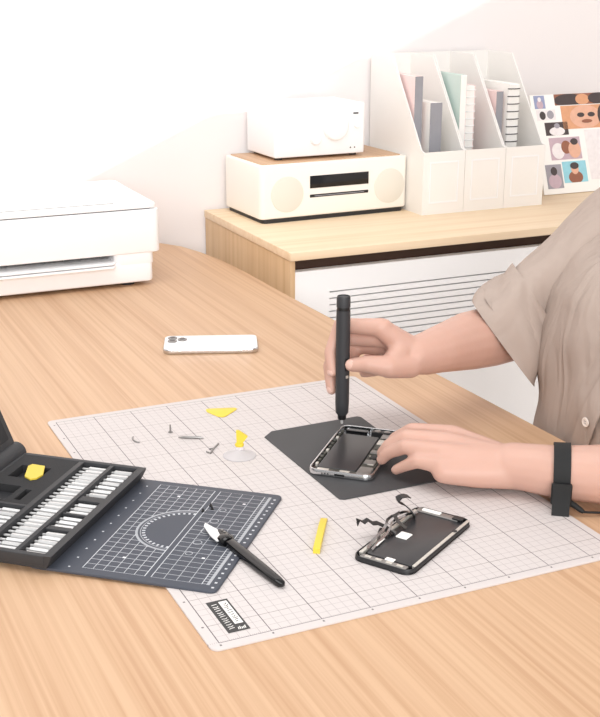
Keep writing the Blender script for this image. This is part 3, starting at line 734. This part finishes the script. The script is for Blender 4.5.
def hand(J, W, sc=1.0, wside=None):
    for f, r in (('i', .0120), ('m', .0120), ('r', .0115), ('p', .0105)):
        body.capsule(W.lerp(J[f+'0'], .12), .0190, J[f+'0'], r*1.04*sc)
        body.capsule(J[f+'0'], r*sc, J[f+'1'], r*.80*sc); body.capsule(J[f+'1'], r*.80*sc, J[f+'2'], r*.68*sc); body.capsule(J[f+'2'], r*.68*sc, J[f+'3'], r*.60*sc)
    for a, c in (('i', 'm'), ('m', 'r'), ('r', 'p')):
        q = J[a+'0'].lerp(J[c+'0'], .5); body.capsule(W.lerp(q, .3), .017, W.lerp(q, .86), .0112)
    body.capsule(W, .0195, J['cmc'], .0165); body.capsule(J['cmc'], .0165, J['tm'], .0150); body.capsule(J['cmc'].lerp(J['i0'], .35), .0150, J['tm'], .0130)
    body.capsule(J['tm'], .0145, J['ti'], .0112); body.capsule(J['ti'], .0112, J['tt'], .0088)
    for f in 'imr': body.merge(MB().ball(J[f+'0']+V(0, 0, .0015)-(J[f+'1']-J[f+'0'])*.08, .0105))
hand(Rj, Rw)
# left arm (near side)
Lw, Le, Ls = V(.4290, .1780, .0325), V(.640, -.045, .050), V(.775, .095, .205)
chain((V(.765, .17, .20), .06), (Ls, .052), (V(.735, .03, .13), .046), (Le, .041))
chain((Le, .041), (Le.lerp(Lw, .3)+V(0, 0, .002), .0385), (Le.lerp(Lw, .65), .0335), (V(.4658, .1370, .0335), .0300), (Lw, .0262))
Lj = dict(cmc=(.4360, .2150, .0255), tm=(.4200, .2640, .0200), ti=(.3980, .2960, .0165), tt=(.3780, .3130, .0165),
 i0=(.3960, .2570, .0460), i1=(.3605, .2860, .0470), i2=(.3470, .3020, .0330), i3=(.3400, .3080, .0195),
 m0=(.3755, .2380, .0480), m1=(.3430, .2700, .0475), m2=(.3310, .2880, .0325), m3=(.3266, .2965, .0195),
 r0=(.3600, .2210, .0440), r1=(.3325, .2510, .0445), r2=(.3225, .2735, .0300), r3=(.3190, .2835, .0180),
 p0=(.3530, .2080, .0345), p1=(.3355, .2290, .0340), p2=(.3290, .2460, .0230), p3=(.3240, .2580, .0140))
Lj = {k: V(*v) for k, v in Lj.items()}
hand(Lj, Lw)
# heel of the left hand, resting on the mat
body.capsule(Lw+V(-.004, -.004, -.006), .0200, Lj['p0'].lerp(Lw, .45)+V(.002, -.004, -.008), .0175); body.capsule(Lj['p0'].lerp(Lw, .45)+V(.002, -.004, -.008), .0175, Lj['p0']+V(.002, -.004, -.007), .0138)

def remesh(mb, name, mats, voxel, smooth, parent, off):
    mb.move(off)
    me = bpy.data.meshes.new(name); me.from_pydata([tuple(v) for v in mb.v], [], mb.f)
    bm = bmesh.new(); bm.from_mesh(me); bmesh.ops.recalc_face_normals(bm, faces=bm.faces); bm.to_mesh(me); bm.free()
    o = bpy.data.objects.new(name, me); C.objects.link(o)
    r = o.modifiers.new('r', 'REMESH'); r.mode = 'VOXEL'; r.voxel_size = voxel; r.use_smooth_shade = True
    s = o.modifiers.new('s', 'SMOOTH'); s.factor = .5; s.iterations = smooth
    dg = bpy.context.evaluated_depsgraph_get()
    nm = bpy.data.meshes.new_from_object(o.evaluated_get(dg))
    o.modifiers.clear(); o.data = nm; nm.name = name
    nm.materials.clear()
    for m in mats: nm.materials.append(m)
    nm.polygons.foreach_set('use_smooth', [True]*len(nm.polygons))
    o.parent = parent
    return o
bo = remesh(body, 'body', [M['skin'], M['nail'], M['lip']], .0021, 12, pe, POFF)
nails = []
def nail(J, a, c, up, r=.0062):
    d = (J[c]-J[a]).normalized(); u = Vector(up); u = (u-d*u.dot(d)).normalized()
    nails.append((J[c]+d*.002+u*.0065+POFF, d, u, r))
camv = (-.4184, -.908, .35)
nail(Rj, 'ti', 'tt', (-.2, -.85, .55)); nail(Rj, 'i2', 'i3', (-.9, -.3, .1), .0052); nail(Rj, 'm2', 'm3', (-.9, -.3, .1), .0052)
for f in 'imrp': nail(Lj, f+'2', f+'3', (-.3, .1, 1), .0048)
lipc = [POFF+(head @ V(-.093, 0, -.056)), POFF+(head @ V(-.092, 0, -.066))]
for p in bo.data.polygons:
    c = p.center
    if c.x < -.2 or True:
        for q, d, u, r in nails:
            e = c-q
            if abs(e.x) < .009 and abs(e.y) < .009 and e.length < r and p.normal.dot(u) > .55: p.material_index = 1
        if c.z > 1.0:
            for q in lipc:
                if (c-q).length < .011: p.material_index = 2
# eyes and hair
for s in (-1, 1):
    e = MB().ball((-.083, s*.030, .008), .0105, 16, 10).xf(head).move(POFF).build('eye', M['eye'], pe)
    MB().ball((-.0905, s*.030, .006), (.0042, .0055, .0055), 14, 8).xf(head).move(POFF).build('iris', M['iris'], e)
hr = MB()
for i, (x, y, z, r) in enumerate(((.030, 0, .050, (.092, .082, .078)), (.055, 0, .010, (.060, .076, .080)), (-.030, .02, .090, (.058, .055, .034)), (-.040, -.025, .086, (.052, .052, .034)), (.02, .066, .030, (.05, .020, .045)), (.02, -.066, .030, (.05, .020, .045)))):
    hr.merge(MB().ball((x, y, z), r, 20, 12).xf(head))
remesh(hr, 'hair', [M['hair']], .004, 3, pe, POFF)
# trousers and shoes
tr = MB()
for s in (-1, 1):
    for (p0, r0), (p1, r1) in zip(*[[(V(.77, .265+s*.07, -.22), .118), (V(.74, .265+s*.085, -.25), .098), (V(.36, .265+s*.12, -.225), .071), (V(.395, .265+s*.12, -.63), .055)][i:i+3] for i in (0, 1)]): tr.capsule(p0, r0, p1, r1)
remesh(tr, 'trousers', [M['trouser']], .006, 4, pe, POFF)
for s in (-1, 1):
    q = MB(); q.capsule(V(.405, .265+s*.12, -.705), .042, V(.30, .265+s*.13, -.712), .036); q.capsule(V(.30, .265+s*.13, -.712), .036, V(.245, .265+s*.135, -.718), .030)
    q.v = [Vector((v.x, v.y, max(v.z, -.748))) for v in q.v]
    q.move(POFF).build('shoe', M['dark'], pe)
# shirt: trunk
def fold(p, k):
    return .0034*math.sin(p.z*26+p.y*30+k)+.0026*math.sin(p.y*58-p.z*24+1.3*k)+.0014*math.sin(p.z*70+p.y*40)
N = 72
secs = [(-.235, .735, .150, .205, 2.3), (-.16, .722, .146, .203, 2.3), (-.08, .722, .136, .198, 2.35), (0, .720, .128, .190, 2.35), (.06, .716, .124, .188, 2.35), (.12, .717, .120, .190, 2.35),
        (.17, .724, .116, .192, 2.3), (.21, .740, .108, .190, 2.2), (.24, .772, .096, .168, 2.1), (.265, .806, .084, .138, 2.0), (.285, .832, .074, .096, 2.0), (.302, .838, .070, .078, 2.0)]
def torso_ring(z, cx, a, bb, e, grow=0):
    out = []
    for k in range(N):
        t = 2*PI*k/N; c, s = math.cos(t), math.sin(t)
        out.append(Vector((cx+(a+grow)*math.copysign(abs(c)**(2/e), c), .265+(bb+grow)*math.copysign(abs(s)**(2/e), s), z)))
    return out
def interp(zq):
    for s0, s1 in zip(secs, secs[1:]):
        if s0[0] <= zq <= s1[0]:
            t = (zq-s0[0])/(s1[0]-s0[0]); t2 = t
            return tuple(a+(c-a)*t2 for a, c in zip(s0, s1))
    return secs[-1] if zq > 0 else secs[0]
zs_ = [-.235+(.302+.235)*i/44 for i in range(45)]
outer = []
for z in zs_:
    z_, cx, a, bb, e = interp(z); ring = torso_ring(z, cx, a, bb, e)
    ctr = V(cx, .265, z)
    for i, p in enumerate(ring):
        d = (p-ctr); d.z = 0; d.normalize()
        ring[i] = p + d*fold(p, 0)*(1 if z < .24 else .3)
    outer.append(ring)
inner = [[q+ (V(c[0], .265, q.z)-q).normalized()*.0018 for q in r] for r, c in ((r, (sum(p.x for p in r)/N, 0)) for r in outer)]
sh = MB()
def skip(i, j):
    # the placket opens below the last button: a narrow upside-down V at the front
    z = zs_[i]; y = outer[i][j].y; x = outer[i][j].x
    return False
sh.rings(outer, cap0=False, cap1=False); sh.rings(inner, cap0=False, cap1=False)
sh.rings([outer[0], inner[0]], cap0=False, cap1=False); sh.rings([outer[-1], inner[-1]], cap0=False, cap1=False)
sh.move(POFF); shirt = sh.build('shirt', M['shirt'], pe, 60)
# placket with buttons
def front(z, y=.265, out=0):
    z_, cx, a, bb, e = interp(z)
    yy = abs((y-.265)/bb); xx = (max(0, 1-yy**e))**(1/e)
    p = V(cx-a*xx, y, z); p.x -= fold(p, 0)*1.0+out
    return p
pp = MB().strip([front(z, .248-.35*(z-.0355), .0018) for z in [-.23+.0125*i for i in range(40)]], .030, .0016, (0, 1, 0))
pp.move(POFF); pp.build('placket', M['shirt'], shirt, 60)
for z in (.0355, .118, .20, -.05, -.135):
    p = front(z, .248-.35*(z-.0355), .0034)
    bt = MB().lathe([(.0058, 0), (.0062, .0008), (.0060, .0018), (.0045, .0021), (.0040, .0015), (.0005, .0015)], n=24).xf(Matrix.Rotation(-PI/2, 4, 'Y')).move(p+POFF).build('button', M['button'], shirt)
    h = MB()
    for dy, dz in ((-.0013, -.0013), (-.0013, .0013), (.0013, -.0013), (.0013, .0013)): h.cyl(p+V(-.0014, dy, dz)+POFF, p+V(-.0019, dy, dz)+POFF, .0006, n=8)
    h.build('thread_hole', M['grey'], bt)
# collar
cl = MB()
rr_ = [[V(.838+ .072*math.cos(t)*(1+k*.25), .265+.078*math.sin(t)*(1+k*.3), zz-(.010*k*k)) for t in [2*PI*i/40 for i in range(40)]] for k, zz in ((0, .300), (0, .325), (.35, .330), (1, .300))]
cl.rings(rr_, cap0=False, cap1=False); cl.move(POFF); cl.build('collar', M['shirt'], shirt, 60)
# sleeves with turned-up cuffs, built ring by ring: (outer point, inner point, half depth)
RV, CV = V(.908, -.4184, 0), V(-.4184, -.908, 0)
def sleeve(ringspec, name, parent, n=40, th=.0022, amp=1.0, sub=5):
    R = []
    m = len(ringspec)
    for i in range((m-1)*sub+1):
        a = min(i//sub, m-2); t = i/sub-a
        def cr(get):
            p0, p1, p2, p3 = (get(ringspec[min(max(a+k, 0), m-1)]) for k in (-1, 0, 1, 2))
            return .5*((2*p1)+(p2-p0)*t+(2*p0-5*p1+4*p2-p3)*t*t+(3*p1-p0-3*p2+p3)*t*t*t)
        o_, i_, dd = cr(lambda s: s[0]), cr(lambda s: s[1]), cr(lambda s: s[2])
        c = (o_+i_)/2; ax = (o_-i_)/2; dv = cr(lambda s: s[3])
        ring = []
        for k in range(n):
            q = 2*PI*k/n; se = lambda v: math.copysign(abs(v)**.72, v); d = ax*se(math.cos(q))+dv*dd*se(math.sin(q)); p = c+d
            f = amp*(.0032*math.sin(i*.62+2.6*math.sin(q)+q)+.0022*math.sin(3*q+i*.45)+.0014*math.sin(5*q+i*.8))
            ring.append(p+d.normalized()*f)
        R.append(ring)
    inn = [[q+(sum(r, V(0, 0, 0))/len(r)-q).normalized()*th for q in r] for r in R]
    b = MB(); b.rings(R, cap0=False, cap1=False); b.rings(inn, cap0=False, cap1=False); b.rings([R[0], inn[0]], cap0=False, cap1=False); b.rings([R[-1], inn[-1]], cap0=False, cap1=False)
    return b.move(POFF).build(name, M['shirt'], parent, 60)
RS = [(V(.5625, .4550, .1480), V(.6330, .4225, .0440), .0490, CV),
      (V(.5800, .4547, .1600), V(.6425, .4255, .0650), .0505, CV), (V(.6095, .4551, .1780), V(.6615, .4310, .0985), .053, CV), (V(.6580, .4520, .2070), V(.6921, .4362, .1278), .057, CV),
      (V(.7000, .4530, .2410), V(.7314, .4383, .1586), .065, CV), (V(.7430, .4450, .2770), V(.7743, .4308, .1844), .072, CV),
      (V(.7775, .4176, .3053), V(.8107, .4023, .2039), .072, CV), (V(.820, .365, .302), V(.835, .36, .22), .06, CV)]
sl1 = sleeve(RS, 'sleeve', shirt)
RC = [(V(.5458, .4561, .1419), V(.6252, .4195, .0276), .0515, CV), (V(.5700, .4552, .1570), V(.6375, .4235, .0510), .0535, CV),
      (V(.5960, .4551, .1735), V(.6565, .4295, .0830), .0560, CV), (V(.6110, .4550, .1830), V(.6650, .4305, .0960), .0565, CV)]
sleeve(RC, 'cuff', sl1, amp=.7)
def lsl(c, ax, r): return None
def tube_specs(cs):
    out = []
    for i, (c, r) in enumerate(cs):
        d = (cs[min(i+1, len(cs)-1)][0]-cs[max(i-1, 0)][0]).normalized(); u = V(0, 0, 1); u = (u-d*u.dot(d)).normalized(); w = d.cross(u)
        out.append((c+u*r, c-u*r, r, w))
    return out
LS = tube_specs([(V(.672, -.010, .078), .066), (V(.700, .010, .105), .068), (V(.735, .035, .145), .072), (V(.765, .085, .19), .078), (V(.765, .15, .20), .07)])
sl2 = sleeve(LS, 'sleeve', shirt)
LC = tube_specs([(V(.668, -.014, .074), .0695), (V(.690, .002, .096), .0715)])
sleeve(LC, 'cuff', sl2, amp=.5)
stl = thing('stool', 'plain stool that the person sits on beside the desk', 'stool', (.79, .265, 0))
MB().lathe([(.05, .335), (.17, .34), (.185, .352), (.185, .368), (.17, .378), (.0005, .379)], n=40).build('seat', M['maple'], stl)
for k in range(4):
    a = PI/4+k*PI/2; MB().cyl((.19*math.cos(a), .19*math.sin(a), 0), (.12*math.cos(a), .12*math.sin(a), .341), .013, .016).build('leg', M['maple'], stl)

# ------------------------------------------------------------------ anti-static wrist strap
sc_ = V(.4655, .1365, .0335); ad = ((Le-sc_).normalized()*.5+V(.908, -.4184, 0)*.5).normalized()
nn = V(-.77, -.63, 0); nn = (nn-ad*nn.dot(ad)).normalized(); uu = ad.cross(nn); uu = uu if uu.z > 0 else -uu
ws = thing('wrist_strap', 'black webbing wrist strap with buckle and cable around the left wrist', 'wrist strap', (sc_.x, sc_.y, DZ))
WO = V(-sc_.x, -sc_.y, 0)
rb, wd = .0318, .0185
b = MB(); R = []
for k in range(40):
    t = 2*PI*k/40; dr = nn*math.cos(t)+uu*math.sin(t)
    R.append([sc_+dr*(rb+h)+ad*w for w, h in ((-wd/2, 0), (wd/2, 0), (wd/2, .0017), (-wd/2, .0017))])
R.append(R[0]); b.rings(R, cap0=False, cap1=False); b.move(WO).build('band', M['strap'], ws)
pc = sc_+nn*(rb+.0022)
def flat(c, hw, hz, t, bev=.0015):
    q = MB().rrect(0, 0, hw*2, hz*2, .002, 0, t, bev, n=3)
    f = Matrix(((ad.x, 0, nn.x, c.x), (ad.y, 0, nn.y, c.y), (0, 1, 0, c.z), (0, 0, 0, 1)))
    return q.xf(f).move(WO)
flat(V(pc.x, pc.y, .0235), .0112, .0125, .0055).build('buckle', M['black'], ws)
tl = MB().strip([V(pc.x, pc.y, .036)+nn*.0065, V(pc.x, pc.y, .022)+nn*.0072, V(pc.x, pc.y, .010)+nn*.0095, V(pc.x, pc.y, .0012)+nn*.0125], wd*1.02, .0018, ad)
tl.move(WO).build('strap_tail', M['strap'], ws)
c0 = V(pc.x, pc.y, .0125)+ad*.010; c1 = c0+V(.0095, -.0125, -.0075)
pg = MB().tube([c0, c0.lerp(c1, .3)+V(0, 0, .0005), c0.lerp(c1, .8), c1], [.0036, .0034, .0030, .0022], 14).move(WO).build('snap_plug', M['rubber'], ws)
MB().tube([c1, c1.lerp(V(.4990, .078, .0024), .5), V(.4990, .078, .0024), V(.520, .045, .0020), V(.548, .010, .0020), V(.566, -.06, .0020), V(.560, -.14, .0020), V(.53, -.22, .0020)], .0014, 8).move(WO).build('cable', M['rubber'], ws)

# ------------------------------------------------------------------ light
w = bpy.data.worlds.new('World'); bpy.context.scene.world = w; w.use_nodes = True
bg = w.node_tree.nodes['Background']; bg.inputs['Color'].default_value = (1, .985, .97, 1); bg.inputs['Strength'].default_value = .5
def area(name, loc, target, size, power, col=(1, 1, 1)):
    l = bpy.data.lights.new(name, 'AREA'); l.shape = 'RECTANGLE'; l.size, l.size_y = size; l.energy = power; l.color = col
    o = bpy.data.objects.new(name, l); C.objects.link(o); o.location = loc
    o.rotation_euler = (Vector(target)-Vector(loc)).to_track_quat('-Z', 'Y').to_euler()
    return o
area('ceiling_softbox', (-.2, .4, 2.65), (.2, .6, .75), (1.6, 1.4), 17, (1, .985, .97))
area('front_fill_softbox', (-1.3, -4.2, 2.3), (.6, .9, .6), (2.6, 2.2), 150, (1, .99, .985))  # added fill from behind the camera, brightening upright white fronts; no window there
s = bpy.data.lights.new('sun', 'SUN'); s.energy = 4; s.angle = .03; s.color = (1, .97, .93)
so = bpy.data.objects.new('sun', s); C.objects.link(so); so.location = (4, .5, 3)
so.rotation_euler = Vector((-1, .35, -.42)).to_track_quat('-Z', 'Y').to_euler()

# ------------------------------------------------------------------ camera
F, PITCH, ROLL, YAW = 1206.08, .31405, .00317, .43174
cy, sy = math.cos(YAW), math.sin(YAW)
fw = V(sy*math.cos(PITCH), cy*math.cos(PITCH), -math.sin(PITCH)); r0 = V(cy, -sy, 0); u0 = r0.cross(fw)
r2 = r0*math.cos(ROLL)+u0*math.sin(ROLL); u2 = u0*math.cos(ROLL)-r0*math.sin(ROLL)
cam = bpy.data.cameras.new('camera'); cam.sensor_fit = 'HORIZONTAL'; cam.sensor_width = 36; cam.lens = F*36/600; cam.clip_start = .01
co = bpy.data.objects.new('camera', cam); C.objects.link(co)
co.matrix_world = Matrix(((r2.x, u2.x, -fw.x, -.31492), (r2.y, u2.y, -fw.y, -.86292), (r2.z, u2.z, -fw.z, .56639+DZ), (0, 0, 0, 1)))
sce = bpy.context.scene; sce.camera = co
sce.view_settings.view_transform = 'Standard'; sce.view_settings.look = 'None'; sce.view_settings.gamma = 1
sce.view_settings.use_curve_mapping = False; sce.view_settings.exposure = 0.3
